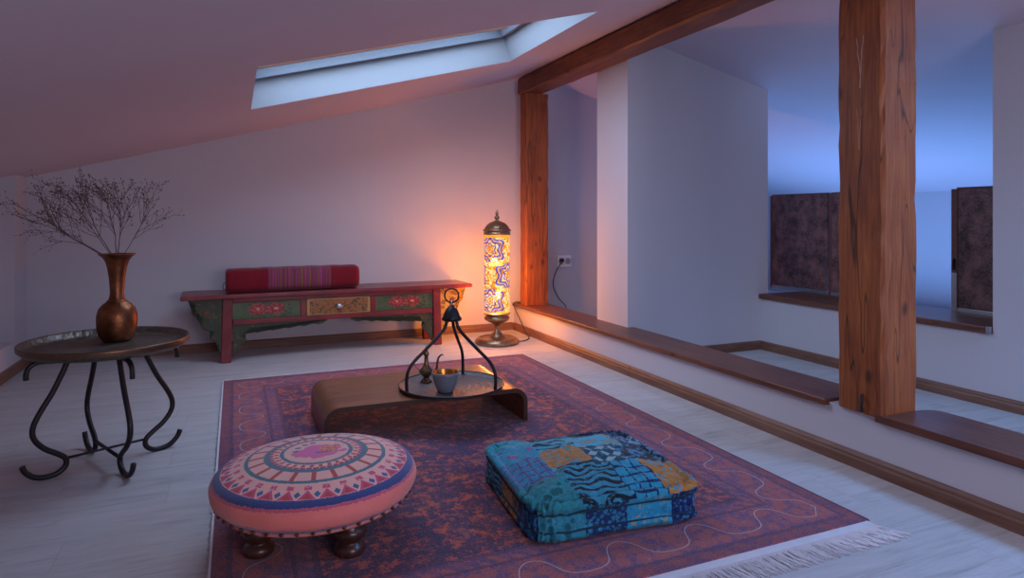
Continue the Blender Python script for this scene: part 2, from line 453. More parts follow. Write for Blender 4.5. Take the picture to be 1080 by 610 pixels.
def bolster_f():
    x, y, z = obj_xyz()
    t = x + (noise(vec(x * 2., y * 2., z * 2.), 5, 2) - .5) * .008
    red = mixc(noise(vec(x * 40., y * 4., z * 4.), 3, 3), (.15, .008, .015), (.22, .012, .022))
    s1 = noise(vec(t, 0., 0.), 34, 2, .7); s2 = noise(vec(t + 5., 0., 0.), 75, 2, .7)
    band = ramp(s1, [(.34, (.30, .012, .06)), (.42, (.34, .05, .16)), (.47, (.09, .055, .075)), (.52, (.25, .02, .035)), (.58, (.22, .13, .03)), (.64, (.12, .04, .08)), (.7, (.36, .09, .16))])
    band = mixc(gt(s2, .55) * .6, band, (.26, .05, .14))
    c = mixc(between(t, -.19, .26), red, band)
    return c, noise(vec(x * 60., y * 200., z * 200.), 1.5, 2), None
m_bolster = material('striped_red_weave', bolster_f, rough=.92, spec=.1, bump=.5, bdist=.002, sheen=.2)

def dots_panel_f():
    x, y, z = obj_xyz(); n = noise(vec(x, y, z), 9, 5, .7); f = noise(vec(x, y, z), 120, 3, .7)
    return mixc(sstep(n * .6 + f * .4, .36, .64), (.035, .018, .022), (.30, .15, .14)), f, .32 + n * .2
m_hide = material('mottled_dark_panel', dots_panel_f, bump=.3)
m_edgewood = flat('panel_edge_wood', (.16, .06, .045), .5, var=.4)
m_ceramic = flat('grey_ceramic', (.17, .18, .21), .3, var=.12, sc_=18)
m_goldin = flat('gold_glaze', (.55, .24, .05), .25, .8)
m_twig = flat('dry_twig', (.10, .065, .06), .8, var=.4)
m_bud = flat('dry_bud', (.10, .06, .055), .9, var=.4)
m_oldbrass = flat('old_brass', (.22, .14, .075), .35, .9, var=.3)

# lamp glass: mosaic that glows, also lets the bulb's light through, tinted
def lamp_glass():
    m = bpy.data.materials.new('mosaic_glass'); m.use_nodes = True; nt = m.node_tree; S.nt = nt
    for n in list(nt.nodes): nt.nodes.remove(n)
    x, y, z = obj_xyz(); R = .107
    a = M_('ARCTAN2', y, x)
    s = a * R
    # three rows of flowers joined by winding bands, two around
    Hc = .21
    row = fl(z / Hc); zz = (fr(z / Hc) - .5) * Hc
    half = PI * R
    ss = fr((s + .10 + row * (half * .5)) / half) * half - half / 2
    rr = sq(ss*ss + zz*zz); th = M_('ARCTAN2', zz, ss)
    d = rr * (1 + .16 * cs(th * 6.))
    p = vec(s, z, 0.)
    bead = voro(vec(s, z, 0.), 72., 'F1', 'Color', .8)
    sp = S.nt.nodes.new('ShaderNodeSeparateXYZ'); S.nt.links.new(bead.k, sp.inputs[0]); rnd = S(sp.outputs[0]); rnd2 = S(sp.outputs[1])
    grout = sstep(voro(vec(s, z, 0.), 72., 'DISTANCE_TO_EDGE', 'Distance', .8), .02, .07)
    yel, org, blu, lav, wht, cyan = (.95, .42, .02), (.80, .15, .01), (.012, .02, .40), (.10, .12, .62), (1., .78, .34), (.30, .60, .50)
    c = mixc(gt(rnd, .5), yel, wht)
    c = mixc(gt(rnd2, .80), c, org)
    c = mixc(between(d, .069, .086), c, mixc(gt(rnd, .55), blu, lav))
    c = mixc(between(d, .086, .094), c, (.85, .30, .03))
    c = mixc(between(d, .100, .116), c, mixc(gt(rnd, .55), blu, lav))
    c = mixc(between(d, .040, .051), c, mixc(gt(rnd, .3), blu, lav))
    c = mixc(between(d, .018, .026), c, org)
    c = mixc(lt(d, .010), c, (.9, .15, .05))
    c = mixc(gt(z, .625), c, yel)
    c = mixc(lt(z, .012), c, (.9, .35, .04))
    c = mixc(grout, mixc(.5, c, (.4, .16, .02)), c)
    em = nt.nodes.new('ShaderNodeEmission'); put(em.inputs[0], c); em.inputs[1].default_value = LAMP_EM
    tr = nt.nodes.new('ShaderNodeBsdfTransparent'); put(tr.inputs[0], mixc(.35, c, (1, .6, .25)))
    gl = nt.nodes.new('ShaderNodeBsdfGlossy'); gl.inputs['Roughness'].default_value = .2
    m1 = nt.nodes.new('ShaderNodeMixShader'); m1.inputs[0].default_value = .11
    nt.links.new(em.outputs[0], m1.inputs[1]); nt.links.new(tr.outputs[0], m1.inputs[2])
    m2 = nt.nodes.new('ShaderNodeMixShader'); m2.inputs[0].default_value = .05
    nt.links.new(m1.outputs[0], m2.inputs[1]); nt.links.new(gl.outputs[0], m2.inputs[2])
    o = nt.nodes.new('ShaderNodeOutputMaterial'); nt.links.new(m2.outputs[0], o.inputs[0])
    return m
LAMP_EM = 1.35
BULB_W = 480
m_glass = lamp_glass()
def pane_mat():
    m = bpy.data.materials.new('window_glass'); m.use_nodes = True; nt = m.node_tree
    for n in list(nt.nodes): nt.nodes.remove(n)
    tr = nt.nodes.new('ShaderNodeBsdfTransparent'); tr.inputs[0].default_value = (.93, .96, .97, 1)
    gl = nt.nodes.new('ShaderNodeBsdfGlossy'); gl.inputs['Roughness'].default_value = .03
    mi = nt.nodes.new('ShaderNodeMixShader'); mi.inputs[0].default_value = .08
    o = nt.nodes.new('ShaderNodeOutputMaterial')
    nt.links.new(tr.outputs[0], mi.inputs[1]); nt.links.new(gl.outputs[0], mi.inputs[2]); nt.links.new(mi.outputs[0], o.inputs[0])
    return m
m_pane = pane_mat()

# ------------------------------------------------------------------ room
XR, ZR = 2.60, 2.383          # ridge
KL, KR = .2655, -.24
def zc(x): return ZR + (KL if x < XR else KR) * (x - XR)
YB, YF = 5.59, -1.70
XL = -1.36; XW = 3.85; XE = 7.0; YV = 8.0
struct(obj('floor', box(-2.2, 7.2, YF-.1, YV+.1, -.12, 0), m_floor))

def slab(name, x0, x1, y0, y1, k, holes, mat, th=.24):
    hx0, hx1, hy0, hy1 = holes
    xs = [x0, hx0, hx1, x1]; ys = [y0, hy0, hy1, y1]
    n = Vector((-k, 0, 1)).normalized() * th
    bm = bmesh.new(); A = {}; B = {}
    for i, xx in enumerate(xs):
        for j, yy in enumerate(ys):
            p = Vector((xx, yy, ZR + k*(xx-XR)))
            A[i, j] = bm.verts.new(p)
            q = p + n
            if xx == XR: q.x = XR
            B[i, j] = bm.verts.new(q)
    for i in range(3):
        for j in range(3):
            if (i, j) == (1, 1): continue
            bm.faces.new((A[i,j], A[i,j+1], A[i+1,j+1], A[i+1,j])); bm.faces.new((B[i,j], B[i+1,j], B[i+1,j+1], B[i,j+1]))
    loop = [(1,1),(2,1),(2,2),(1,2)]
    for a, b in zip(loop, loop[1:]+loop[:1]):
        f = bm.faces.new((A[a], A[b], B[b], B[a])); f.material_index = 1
    out = [(0,0),(1,0),(2,0),(3,0),(3,1),(3,2),(3,3),(2,3),(1,3),(0,3),(0,2),(0,1)]
    for a, b in zip(out, out[1:]+out[:1]): bm.faces.new((A[a], A[b], B[b], B[a]))
    return struct(obj(name, bm, [mat, m_reveal]))
SK = (.09, 1.835, 3.10, 4.345)
SK_ADDED = (2.95, 3.65, -.4, .9)  # unseen roof window, added to bring blue light into the alcove
slab('ceiling', -2.25, XR, YF-.1, YV+.1, KL, SK, m_ceil)
slab('ceiling_2', XR, 7.25, YF-.1, YV+.1, KR, SK_ADDED, m_ceil)

def window_in(name, k, h, z0=.17, panecol=None):
    """roof window set in the slab: frame ring, gasket, sash and pane, built in the slab's own tilted frame"""
    x0, x1, y0, y1 = h
    ang = math.atan(k); s = 1/math.cos(ang)
    root = bpy.data.objects.new(name, None); C.objects.link(root); struct(root)
    root.location = (x0, y0, zc(x0 + 1e-6)); root.rotation_euler = (0, -ang, 0)
    Lx = (x1-x0)*s; Ly = y1-y0
    def ring(a, z, zt, gap=0.003):
        bm = bmesh.new(); g = gap
        bx(bm, g, Lx-g, g, a, z, zt); bx(bm, g, Lx-g, Ly-a, Ly-g, z, zt)
        bx(bm, g, a, a, Ly-a, z, zt); bx(bm, Lx-a, Lx-g, a, Ly-a, z, zt); return bm
    obj('window_frame', ring(.045, z0, z0+.075), m_frame, root, bevel=.004)
    obj('gasket', ring(.055, z0+.075, z0+.087), m_darkgasket, root)
    obj('sash', ring(.085, z0+.087, z0+.15), m_frame, root, bevel=.004)
    obj('pane', box(.08, Lx-.08, .08, Ly-.08, z0+.11, z0+.118), m_pane, root)
    return root
window_in('window_1', KL, SK)
window_in('added_window_2', KR, SK_ADDED)
# pale wooden trim along the near edge of the skylight opening, with the blind bracket at its end
ang = math.atan(KL)
bm = bx(bmesh.new(), 0, 1.25, -.012, .012, -.006, .022)
o = struct(obj('trim_1', bm, m_pine, bevel=.003)); o.location = (.092, 3.113, zc(.092)); o.rotation_euler = (0, -ang, 0)

# back wall, gable shaped
def gable(x0, x1, lift=.03):
    xs = [x0] + ([XR] if x0 < XR < x1 else []) + [x1]
    return [(x0, 0), (x1, 0)] + [(xx, zc(xx)+lift) for xx in xs[::-1]]
struct(obj('wall_back', prism(gable(-2.2, 3.95), YB, YB+.12, 'y'), m_wall))
struct(obj('wall_stairwell_back', prism(gable(3.95, 7.2), YV, YV+.1, 'y'), m_wall))
struct(obj('wall_stairwell_side', prism([(YB+.12, 0), (YV, 0), (YV, zc(3.95)+.02), (YB+.12, zc(3.95)+.02)], 3.83, 3.95, 'x'), m_wall))
# left knee wall with niche
struct(obj('wall_left', prism([(-1.98, 0), (XL, 0), (XL, zc(XL)+.02), (-1.98, zc(-1.98)+.02)], 5.32, YB, 'y'), m_wall))
struct(obj('wall_left_lower', box(-1.98, XL, 0.4, 5.32, 0, .212), m_wall))
struct(obj('wall_left_niche', box(-2.2, -1.98, 0.4, YB, 0, zc(-1.98)+.01), m_wall))
struct(obj('wall_left_front', prism([(-1.98, 0), (XL, 0), (XL, zc(XL)+.02), (-1.98, zc(-1.98)+.02)], YF, .4, 'y'), m_wall))
# wall behind the camera, with an unseen window added to light the room
WX0, WX1, WZ0, WZ1 = .4, 2.2, .75, 1.7
struct(obj('wall_front', prism(gable(-2.2, WX0), YF-.1, YF, 'y'), m_wall))
struct(obj('wall_front_2', prism(gable(WX1, 7.2), YF-.1, YF, 'y'), m_wall))
struct(obj('wall_front_3', box(WX0, WX1, YF-.1, YF, 0, WZ0), m_wall))
struct(obj('wall_front_4', prism([(WX0, WZ1), (WX1, WZ1), (WX1, zc(WX1)+.03), (WX0, zc(WX0)+.03)], YF-.1, YF, 'y'), m_wall))
w = bpy.data.objects.new('added_window_3', None); C.objects.link(w); struct(w)
bm = bmesh.new(); e = .05
bx(bm, WX0, WX1, YF-.09, YF-.03, WZ0, WZ0+e); bx(bm, WX0, WX1, YF-.09, YF-.03, WZ1-e, WZ1)
bx(bm, WX0, WX0+e, YF-.09, YF-.03, WZ0+e, WZ1-e); bx(bm, WX1-e, WX1, YF-.09, YF-.03, WZ0+e, WZ1-e); bx(bm, 1.275, 1.325, YF-.09, YF-.03, WZ0+e, WZ1-e)
obj('window_frame', bm, m_white, w); obj('pane', box(WX0+.04, WX1-.04, YF-.065, YF-.058, WZ0+.04, WZ1-.04), m_pane, w)

# low partition wall under the ledge, wall of the alcove, parapet to the stairwell
XP0, XP1 = 2.40, 2.655
struct(obj('wall_partition', box(XP0, XP1, YF, YB, 0, .222), m_wall))
struct(obj('wall_partition_cap', box(XP0+.001, XP1-.02, 1.845, 2.083, .222, .238), m_wall))
struct(obj('wall_right', prism([(XW, 0), (4.32, 0), (4.32, zc(4.32)+.02), (XW, zc(XW)+.02)], YF, 2.265, 'y'), m_wall))
struct(obj('wall_right_parapet', box(XW, 4.32, 2.265, YB, 0, .402), m_wall))
struct(obj('wall_chimney', prism([(2.605, .0), (3.925, 0), (3.925, zc(3.925)+.02), (2.605, zc(2.605)+.02)], 3.99, 4.42, 'y'), m_wall))
struct(obj('wall_eave', box(XE, XE+.15, YF, YV, 0, zc(XE)+.02), m_wall))

def skirting(name, x0, y0, x1, y1, nx, ny, mat, h=.068, t=.018):
    """moulded board from (x0,y0) to (x1,y1); (nx,ny) points into the room"""
    L = math.hypot(x1-x0, y1-y0); a = math.atan2(y1-y0, x1-x0)
    prof = [(0, 0), (t, 0), (t, h*.55), (t*.8, h*.66), (t*.75, h*.8), (t*.35, h*.97), (0, h)]
    bm = bmesh.new(); A = []; B = []
    for d, z in prof:
        A.append(bm.verts.new((x0 + nx*d, y0 + ny*d, z))); B.append(bm.verts.new((x1 + nx*d, y1 + ny*d, z)))
    n = len(prof); bm.faces.new(A); bm.faces.new(B[::-1])
    for i in range(n): bm.faces.new((A[i], A[(i+1) % n], B[(i+1) % n], B[i]))
    return struct(obj(name, bm, mat))
skirting('baseboard_back', XL, YB, XP0-.018, YB, 0, -1, m_base_x)
skirting('baseboard_left', XL, .4, XL, YB-.018, 1, 0, m_base_y)
skirting('baseboard_partition', XP0, 3.64, XP0, YB-.0, -1, 0, m_base_y)
skirting('baseboard_partition_2', XP0, YF, XP0, 3.635, -1, 0, m_base_y)
skirting('baseboard_right', XW, YF, XW, 3.972, -1, 0, m_base_y)
skirting('baseboard_chimney', XP1, 3.99, XW, 3.99, 0, -1, m_base_x)

# ledge boards on the partition
def ledge(x0, x1, y0, y1, z0, z1, label, rc=0.):
    if rc:
        yn = 1.811
        pts = [(x0, y0), (x1, y0)] + [(x1 - rc + rc*math.cos(t*PI/2/8), yn - rc*.6 + rc*.6*math.sin(t*PI/2/8)) for t in range(9)] + [(2.382, yn), (2.382, y1), (x0, y1)]
    else: pts = [(x0, y0), (x1, y0), (x1, y1), (x0, y1)]
    o = obj('wooden_ledge', prism(pts, z0, z1, 'z'), m_ledge, bevel=.006, bseg=3)
    return tag(o, label, 'ledge', 'wooden boards capping the low wall')
ledge(2.375, XP1+.01, 2.085, 5.575, .2225, .252, 'long dark wooden ledge on the low wall between the two posts')
ledge(2.375, XP1+.01, YF+.02, 1.843, .2225, .254, 'dark wooden ledge on the low wall right of the big post', .10)

def post(name, x0, x1, y0, y1, z0, z1, label):
    bm = bmesh.new(); N = 26; rings = []
    rnd = random.Random(x0*100+y0)
    for i in range(N+1):
        z = z0 + (z1-z0)*i/N; j = [rnd.uniform(-.003, .003) for _ in range(8)]
        c = .010 + rnd.uniform(0, .006)
        pts = [(x0+c, y0), (x1-c, y0), (x1, y0+c), (x1, y1-c), (x1-c, y1), (x0+c, y1), (x0, y1-c), (x0, y0+c)]
        rings.append([bm.verts.new((px+j[k], py+j[(k+3) % 8], z)) for k, (px, py) in enumerate(pts)])
    bm.faces.new(rings[0][::-1]); bm.faces.new(rings[-1])
    for A, B in zip(rings, rings[1:]):
        for k in range(8): bm.faces.new((A[k], A[(k+1) % 8], B[(k+1) % 8], B[k]))
    o = obj(name, bm, m_post, smooth=False)
    return o
p = thing('wooden_post', 'thick reddish brown wooden post in the foreground, standing on the low wall', 'post', (0, 0, 0))
o = post('timber', 2.385, 2.59, 1.812, 2.03, .2385, zc(2.4)-.005, ''); o.parent = p
bm = bmesh.new(); tube(bm, smooth_path([(2.372, 1.90, .262), (2.368, 1.895, .29), (2.374, 1.90, .315), (2.380, 1.905, .30)]), .006)
ball(bm, (2.372, 1.898, .255), .009); obj('iron_nail', bm, m_black, p, smooth=True)
p2 = tag(post('wooden_post', 2.40, 2.63, 5.325, 5.455, .2525, 2.168, ''), 'slim orange brown wooden post in the far corner beside the mosaic lamp', 'post')
bm = bmesh.new(); rings = []; rnd = random.Random(4)
for i in range(40):
    y = YF+.02 + (5.47-YF-.02)*i/39; c = .012; j = [rnd.uniform(-.004, .004) for _ in range(8)]
    x0, x1, z0, z1 = 2.385, 2.58, 2.17, 2.318
    pts = [(x0+c, z0), (x1-c, z0), (x1, z0+c), (x1, z1-c), (x1-c, z1), (x0+c, z1), (x0, z1-c), (x0, z0+c)]
    rings.append([bm.verts.new((a+j[k], y, b+(j[(k+3) % 8] if b < 2.3 else 0))) for k, (a, b) in enumerate(pts)])
bm.faces.new(rings[0]); bm.faces.new(rings[-1][::-1])
for A, B in zip(rings, rings[1:]):
    for k in range(8): bm.faces.new((A[k], A[(k+1) % 8], B[(k+1) % 8], B[k]))
tag(obj('wooden_beam', bm, m_beam), 'long reddish brown ceiling beam running from the far post overhead', 'beam')

# sill on the parapet and the panels standing on it
t = thing('window_sill_board', 'dark wooden sill board on the parapet beside the stairwell', 'sill', (0, 0, 0))
obj('board', box(3.825, 4.335, 2.268, 3.985, .4025, .44), m_ledge, t, bevel=.004)
bm = bx(bmesh.new(), 3.821, 3.840, 2.2655, 2.285, .40, .443); obj('metal_corner', bm, m_steel, t)
def panel(y0, y1, label, handle=False):
    t = thing('dark_panel', label, 'panel', (4.28, (y0+y1)/2, .4405), 0, 'dark panels along the stairwell opening')
    w_ = (y1-y0)/2
    obj('board', box(-.012, .016, -w_+.012, w_-.004, .028, .79), m_hide, t, bevel=.003)
    obj('bottom_rail', box(-.016, .018, -w_, w_, .0, .026), m_steel, t, bevel=.002)
    if handle:
        obj('side_frame', box(-.016, .018, w_-.004, w_+.036, .03, .79), m_edgewood, t, bevel=.003)
        obj('metal_strip', box(-.019, .017, w_-.002, w_+.034, .001, .25), m_steel, t, bevel=.002)
        obj('latch', box(-.03, -.0165, w_+.008, w_+.022, .27, .34), m_black, t, bevel=.003)
    else:
        obj('side_frame', box(-.016, .018, w_-.004, w_+.02, .0, .79), m_edgewood, t, bevel=.003)
    obj('top_rail', box(-.016, .018, -w_, w_, .79, .80), m_edgewood, t, bevel=.002)
panel(3.715, 4.29, 'mottled dark panel nearest the grey chimney wall, left of the big post')
panel(3.27, 3.685, 'mottled dark panel mostly hidden behind the big wooden post')
panel(2.10, 2.725, 'mottled dark panel right of the big post, with a metal edge strip', True)

# wall socket
t = thing('wall_socket', 'white double socket on the wall behind the low ledge', 'socket', (2.925, YB-.0005, .622))
obj('cover_plate', box(-.076, .076, -.012, 0, -.056, .056), m_white, t, bevel=.005)
for sx in (-.036, .036):
    bm = bmesh.new(); lathe(bm, [(0, 0), (.022, 0), (.027, .004), (.030, .004), (.030, -.002)], 24)
    for v in bm.verts: v.co = (v.co.x + sx, -.0125 - v.co.z*.4, v.co.y)
    obj('socket_well', bm, m_steel, t, smooth=True)

# ------------------------------------------------------------------ rug
rx, ry = (RX0+RX1)/2, (RY0+RY1)/2; HX, HY = (RX1-RX0)/2, (RY1-RY0)/2
t = thing('patterned_rug', 'worn red and navy oriental rug with pale wavy lines on the boards', 'rug', (rx, ry, .0))
bm = bmesh.new(); nx, ny = 30, 42
rr_ = random.Random(2)
top = {}
for i in range(nx+1):
    for j in range(ny+1):
        top[i, j] = bm.verts.new((-HX + 2*HX*i/nx, -HY + 2*HY*j/ny, .008))
for i in range(nx):
    for j in range(ny): bm.faces.new((top[i,j], top[i+1,j], top[i+1,j+1], top[i,j+1]))
ed = [top[i,0] for i in range(nx+1)] + [top[nx,j] for j in range(1, ny+1)] + [top[i,ny] for i in range(nx-1, -1, -1)] + [top[0,j] for j in range(ny-1, 0, -1)]
low = [bm.verts.new((v.co.x, v.co.y, .0006)) for v in ed]
for i in range(len(ed)):
    j = (i+1) % len(ed); bm.faces.new((ed[i], ed[j], low[j], low[i]))
bm.faces.new(low)
obj('carpet', bm, m_rug, t)
# the winding pale line woven along the borders
def ribbon(bm, P, w, z):
    L = []
    for i, p in enumerate(P):
        a = P[max(i-1, 0)]; b = P[min(i+1, len(P)-1)]; d = Vector((b[0]-a[0], b[1]-a[1]))
        if d.length < 1e-7: d = Vector((1, 0))
        d.normalize(); n = Vector((-d.y, d.x))*w/2
        L.append((bm.verts.new((p[0]+n.x, p[1]+n.y, z)), bm.verts.new((p[0]-n.x, p[1]-n.y, z))))
    for (a, b), (c, d) in zip(L, L[1:]): bm.faces.new((a, b, d, c))
bm = bmesh.new(); c0, A0 = .142, .058
def meander(L, per):
    n = max(2, round(L/per)); per = L/n; out = []
    for i in range(n*36+1):
        ph = 2*PI*i/36
        out.append((per*i/36 + .012*math.sin(2*ph) + .010*math.sin(ph), c0 - A0*math.cos(ph) + .006*math.cos(2*ph)))
    return out
o_ = .142
up_ = meander(2*HY - 2*o_, .285); ac_ = meander(2*HX - 2*o_, .32)
loop = [(HX - d, -HY + o_ + q) for q, d in up_] + [(HX - o_ - q, HY - d) for q, d in ac_] + [(-HX + d, HY - o_ - q) for q, d in up_] + [(-HX + o_ + q, -HY + d) for q, d in ac_]
loop.append(loop[0])
ribbon(bm, loop, .0036, .0090)
o = obj('woven_line', bm, m_rugline, t)
o['label'] = 'thin pale wavy line of the border'
def fringe(ysign, L, n, band, seed):
    rnd = random.Random(seed); bm = bmesh.new()
    y0 = ysign*HY
    bx(bm, -HX+.004, HX-.004, min(y0, y0+ysign*band), max(y0, y0+ysign*band), .0006, .005)
    for i in range(n):
        x = -HX + .006 + (2*HX-.012)*i/(n-1) + rnd.uniform(-.002, .002)
        l = L*rnd.uniform(.8, 1.12); k = rnd.uniform(-.02, .03) + (.04 if ysign < 0 and x > HX-.25 else 0)*rnd.uniform(.3, 1.2)
        z = .003 + rnd.uniform(0, .003)
        P = [(x, y0+ysign*band*.8, .004), (x+k*.3, y0+ysign*(band+l*.4), z), (x+k, y0+ysign*(band+l), .002)]
        tube(bm, P, .0026, 4, .0014, cap=False)
    o = obj('fringe', bm, m_fringe, t); o['label'] = 'off-white knotted fringe'; o['kind'] = 'stuff'
fringe(-1, .085, 520, .045, 5); fringe(1, .03, 420, .02, 6)
m_bindred = flat('dark_red_binding', (.12, .04, .06), .95)
for s_, mb, lb in ((-1, m_fringe, 'pale fraying side binding'), (1, m_bindred, 'dark red side binding')):
    bm = bmesh.new(); rnd = random.Random(9)
    bx(bm, s_*HX-.004, s_*HX+.004, -HY, HY, .0006, .0085)
    for i in range(330):
        y = -HY + 2*HY*i/330; l = rnd.uniform(.004, .016)
        tube(bm, [(s_*HX, y, .004), (s_*(HX+l), y+rnd.uniform(-.004, .004), .001)], .0013, 3, .0008, cap=False)
    o = obj('binding', bm, mb, t); o['label'] = lb

# ------------------------------------------------------------------ ottoman
OT = (.248, 2.228, .0096)
t = thing('round_ottoman', 'round salmon pink ottoman with embroidered wheel pattern, on the rug', 'ottoman', OT)
prof = [(0, .128), (.24, .128), (.275, .130), (.298, .137), (.315, .152), (.324, .170), (.325, .190), (.318, .208), (.300, .226), (.25, .243), (.2, .255), (.14, .264), (.07, .269), (0, .270)]
pf = smooth_path([(r, 0, z) for r, z in prof[1:]], 4); pf = [(0, .128)] + [(max(p.x, 0), p.z) for p in pf]
pf[-1] = (0, .27)
obj('cushion', lathe(bmesh.new(), pf, 96, wav=lambda a, z: .004*math.sin(3*a) + .0025*math.sin(17*a)*(1 if z < .2 else .3)), m_otto, t, smooth=True)
bm = bmesh.new(); tube(bm, [(.294*math.cos(2*PI*i/96), .294*math.sin(2*PI*i/96), .132) for i in range(97)], .006, 8, cap=False)
obj('piping', bm, m_piping, t, smooth=True)
bm = bmesh.new(); ball(bm, (0, 0, 0), .0062, sub=2)
st0 = obj('stud', bm, m_stud, t, smooth=True)
for i in range(44):
    o = st0 if i == 0 else st0.copy()
    if i: C.objects.link(o)
    o.parent = t; a = 2*PI*i/44; o.location = (.307*math.cos(a), .307*math.sin(a), .1395)
lp = [(0, 0), (.036, 0), (.045, .006), (.048, .018), (.044, .030), (.034, .038), (.031, .043), (.046, .054), (.052, .068), (.049, .082), (.038, .090), (.040, .098), (.046, .106), (.047, .1275), (0, .1275)]
l0 = obj('leg', lathe(bmesh.new(), lp, 28), m_darkleg, t, smooth=True)
for i, ad in enumerate((-66, 24, 114, 202)):
    o = l0 if i == 0 else l0.copy()
    if i: C.objects.link(o)
    o.parent = t; a = math.radians(ad); o.location = (.195*math.cos(a), .195*math.sin(a), 0)

# ------------------------------------------------------------------ patchwork pouf
PF = (1.195, 2.122, .0096); PFR = math.radians(-5)
t = thing('patchwork_floor_cushion', 'square blue and ochre patchwork floor cushion with rolled edges, on the rug', 'cushion', PF, PFR)
bm = bmesh.new(); a_, b_ = .316, .308
NA = 96
def outline(th, e=9.):
    c_, s_ = math.cos(th), math.sin(th)
    return (abs(c_)**(2/e)*math.copysign(1, c_), abs(s_)**(2/e)*math.copysign(1, s_))
prs = [(0., .0), (.86, .0), (.955, .004), (.992, .014), (.995, .024), (.975, .033), (.972, .045), (.978, .062), (.975, .080), (.968, .090), (.985, .098), (1.0, .106), (1.0, .117), (.98, .126), (.945, .129), (.915, .121), (.89, .117)]
rows = []
for si, (k, z) in enumerate(prs[1:]):
    row = []
    for i in range(NA*2):
        th = 2*PI*i/(NA*2); ox, oy = outline(th)
        roll = z > .095 or z < .034
        puck = (.006 if roll else .003)*math.sin(th*46 + si*.5) + .006*math.sin(th*17 + (2 if roll else 0)) + .004*math.sin(th*29)
        row.append(bm.verts.new((a_*ox*(k + puck*.9), b_*oy*(k + puck*.9), z + (.004*math.sin(th*41+si*.7) + .0025*math.sin(th*19) if z > .01 else 0))))
    rows.append(row)
for k in (.84, .76, .66, .56, .46, .36, .26, .16, .07):
    row = []
    for i in range(NA*2):
        th = 2*PI*i/(NA*2); e = 9 - 7*(1-k); ox, oy = outline(th, max(e, 2.2))
        X_, Y_ = a_*ox*k, b_*oy*k
        z = .121 + .046*(1-k**1.7) + .0055*math.sin(X_*70+1)*math.sin(Y_*62) + .004*math.sin(X_*31-Y_*44)
        row.append(bm.verts.new((X_, Y_, z)))
    rows.append(row)
for A, B in zip(rows, rows[1:]):
    n = len(A)
    for i in range(n): bm.faces.new((A[i], A[(i+1) % n], B[(i+1) % n], B[i]))
c_ = bm.verts.new((0, 0, .167))
for i in range(NA*2): bm.faces.new((rows[-1][i], rows[-1][(i+1) % (NA*2)], c_))
bm.faces.new(rows[0][::-1])
obj('cushion_body', bm, m_pouf, t, smooth=True)
m_thread = flat('dark_seam_thread', (.004, .03, .05), .9)
m_roll = m_pouf
for zz, kk, nm in ((.091, .974, 'seam'), (.0345, .974, 'seam')):
    bm = bmesh.new(); P = []
    for i in range(193):
        th = 2*PI*i/192; ox, oy = outline(th); P.append((a_*ox*kk, b_*oy*kk, zz + .002*math.sin(th*27)))
    tube(bm, P, .0035, 6, cap=False); obj(nm, bm, m_thread, t, smooth=True)

# ------------------------------------------------------------------ low curved table
CT = (.877, 3.33, .0096); CR = math.radians(-.4)
t = thing('low_coffee_table', 'low bentwood coffee table with rounded ends, standing on the rug', 'table', (CT[0], CT[1], CT[2]), CR)
TL, TD, TH, TT, TR = .505, .29, .168, .022, .075
def rim_(off):
    r = TR - off; L = TL - off; H = TH - off; P = [(-L, 0)]
    for i in range(11): a = PI - (PI/2)*i/10; P.append((-L + r + r*math.cos(a), H - r + r*math.sin(a)))
    for i in range(11): a = PI/2 - (PI/2)*i/10; P.append((L - r + r*math.cos(a), H - r + r*math.sin(a)))
    P.append((L, 0)); return P
obj('bent_top', prism(rim_(0) + rim_(TT)[::-1], -TD, TD, 'y'), m_table, t, bevel=.004, bseg=2)
m_edge = flat('dark_table_edge', (.05, .02, .011), .45)
bm = prism(rim_(.001) + rim_(TT-.001)[::-1], -TD-.0022, -TD-.0002, 'y')
o = obj('edge_band', bm, m_edge, t); o['label'] = 'dark front edge band'

# ------------------------------------------------------------------ hanging tea tray on the table
TZ = CT[2] + TH + .0005
TP = (1.02, 3.185, TZ)
t = thing('hanging_tea_tray', 'round metal tea tray with three curved rods and a top ring, on the coffee table', 'tray', TP)
obj('tray_plate', lathe(bmesh.new(), [(0, .004), (.0, .004), (.235, .004), (.248, .010), (.262, .019), (.268, .018), (.266, .012), (.252, .003), (.235, 0), (0, 0)][1:], 72), m_handtray, t, smooth=True)
bm = bmesh.new(); tube(bm, [(.266*math.cos(2*PI*i/72), .266*math.sin(2*PI*i/72), .0185) for i in range(73)], .0045, 8, cap=False)
obj('rim', bm, m_black, t, smooth=True)
for ad in (190, -47, 58):
    a = math.radians(ad)
    P = [(.247, .012), (.249, .06), (.243, .105), (.215, .15), (.15, .205), (.085, .26), (.040, .305), (.028, .345), (.026, .37)]
    bm = bmesh.new(); tube(bm, [(p.x*math.cos(a), p.x*math.sin(a), p.z) for p in smooth_path([(r, 0, z) for r, z in P], 5)], .0085, 8)
    obj('rod', bm, m_black, t, smooth=True)
obj('bell', lathe(bmesh.new(), [(0, .345), (.045, .341), (.051, .350), (.045, .365), (.037, .385), (.029, .400), (.018, .410), (.010, .420), (0, .424)], 24, wav=lambda a, z: .05*math.sin(a*9) if z < .36 else 0), m_black, t, smooth=True)
bm = bmesh.new(); dirx = Vector((.92, -.39, 0))
tube(bm, [dirx*(.036*math.cos(2*PI*i/28)) + Vector((0, 0, .470+.036*math.sin(2*PI*i/28))) for i in range(29)], .0045, 8, cap=False)
obj('ring', bm, m_black, t, smooth=True)
bm = bmesh.new(); bm2 = bm
for k in range(2):
    dd = Vector((.92, -.39, 0)) if k else Vector((.39, .92, 0))
    tube(bm, [dd*(.010*math.cos(2*PI*i/14)) + Vector((0, 0, .430+.012*math.sin(2*PI*i/14)-k*.006)) for i in range(15)], .0028, 6, cap=False)
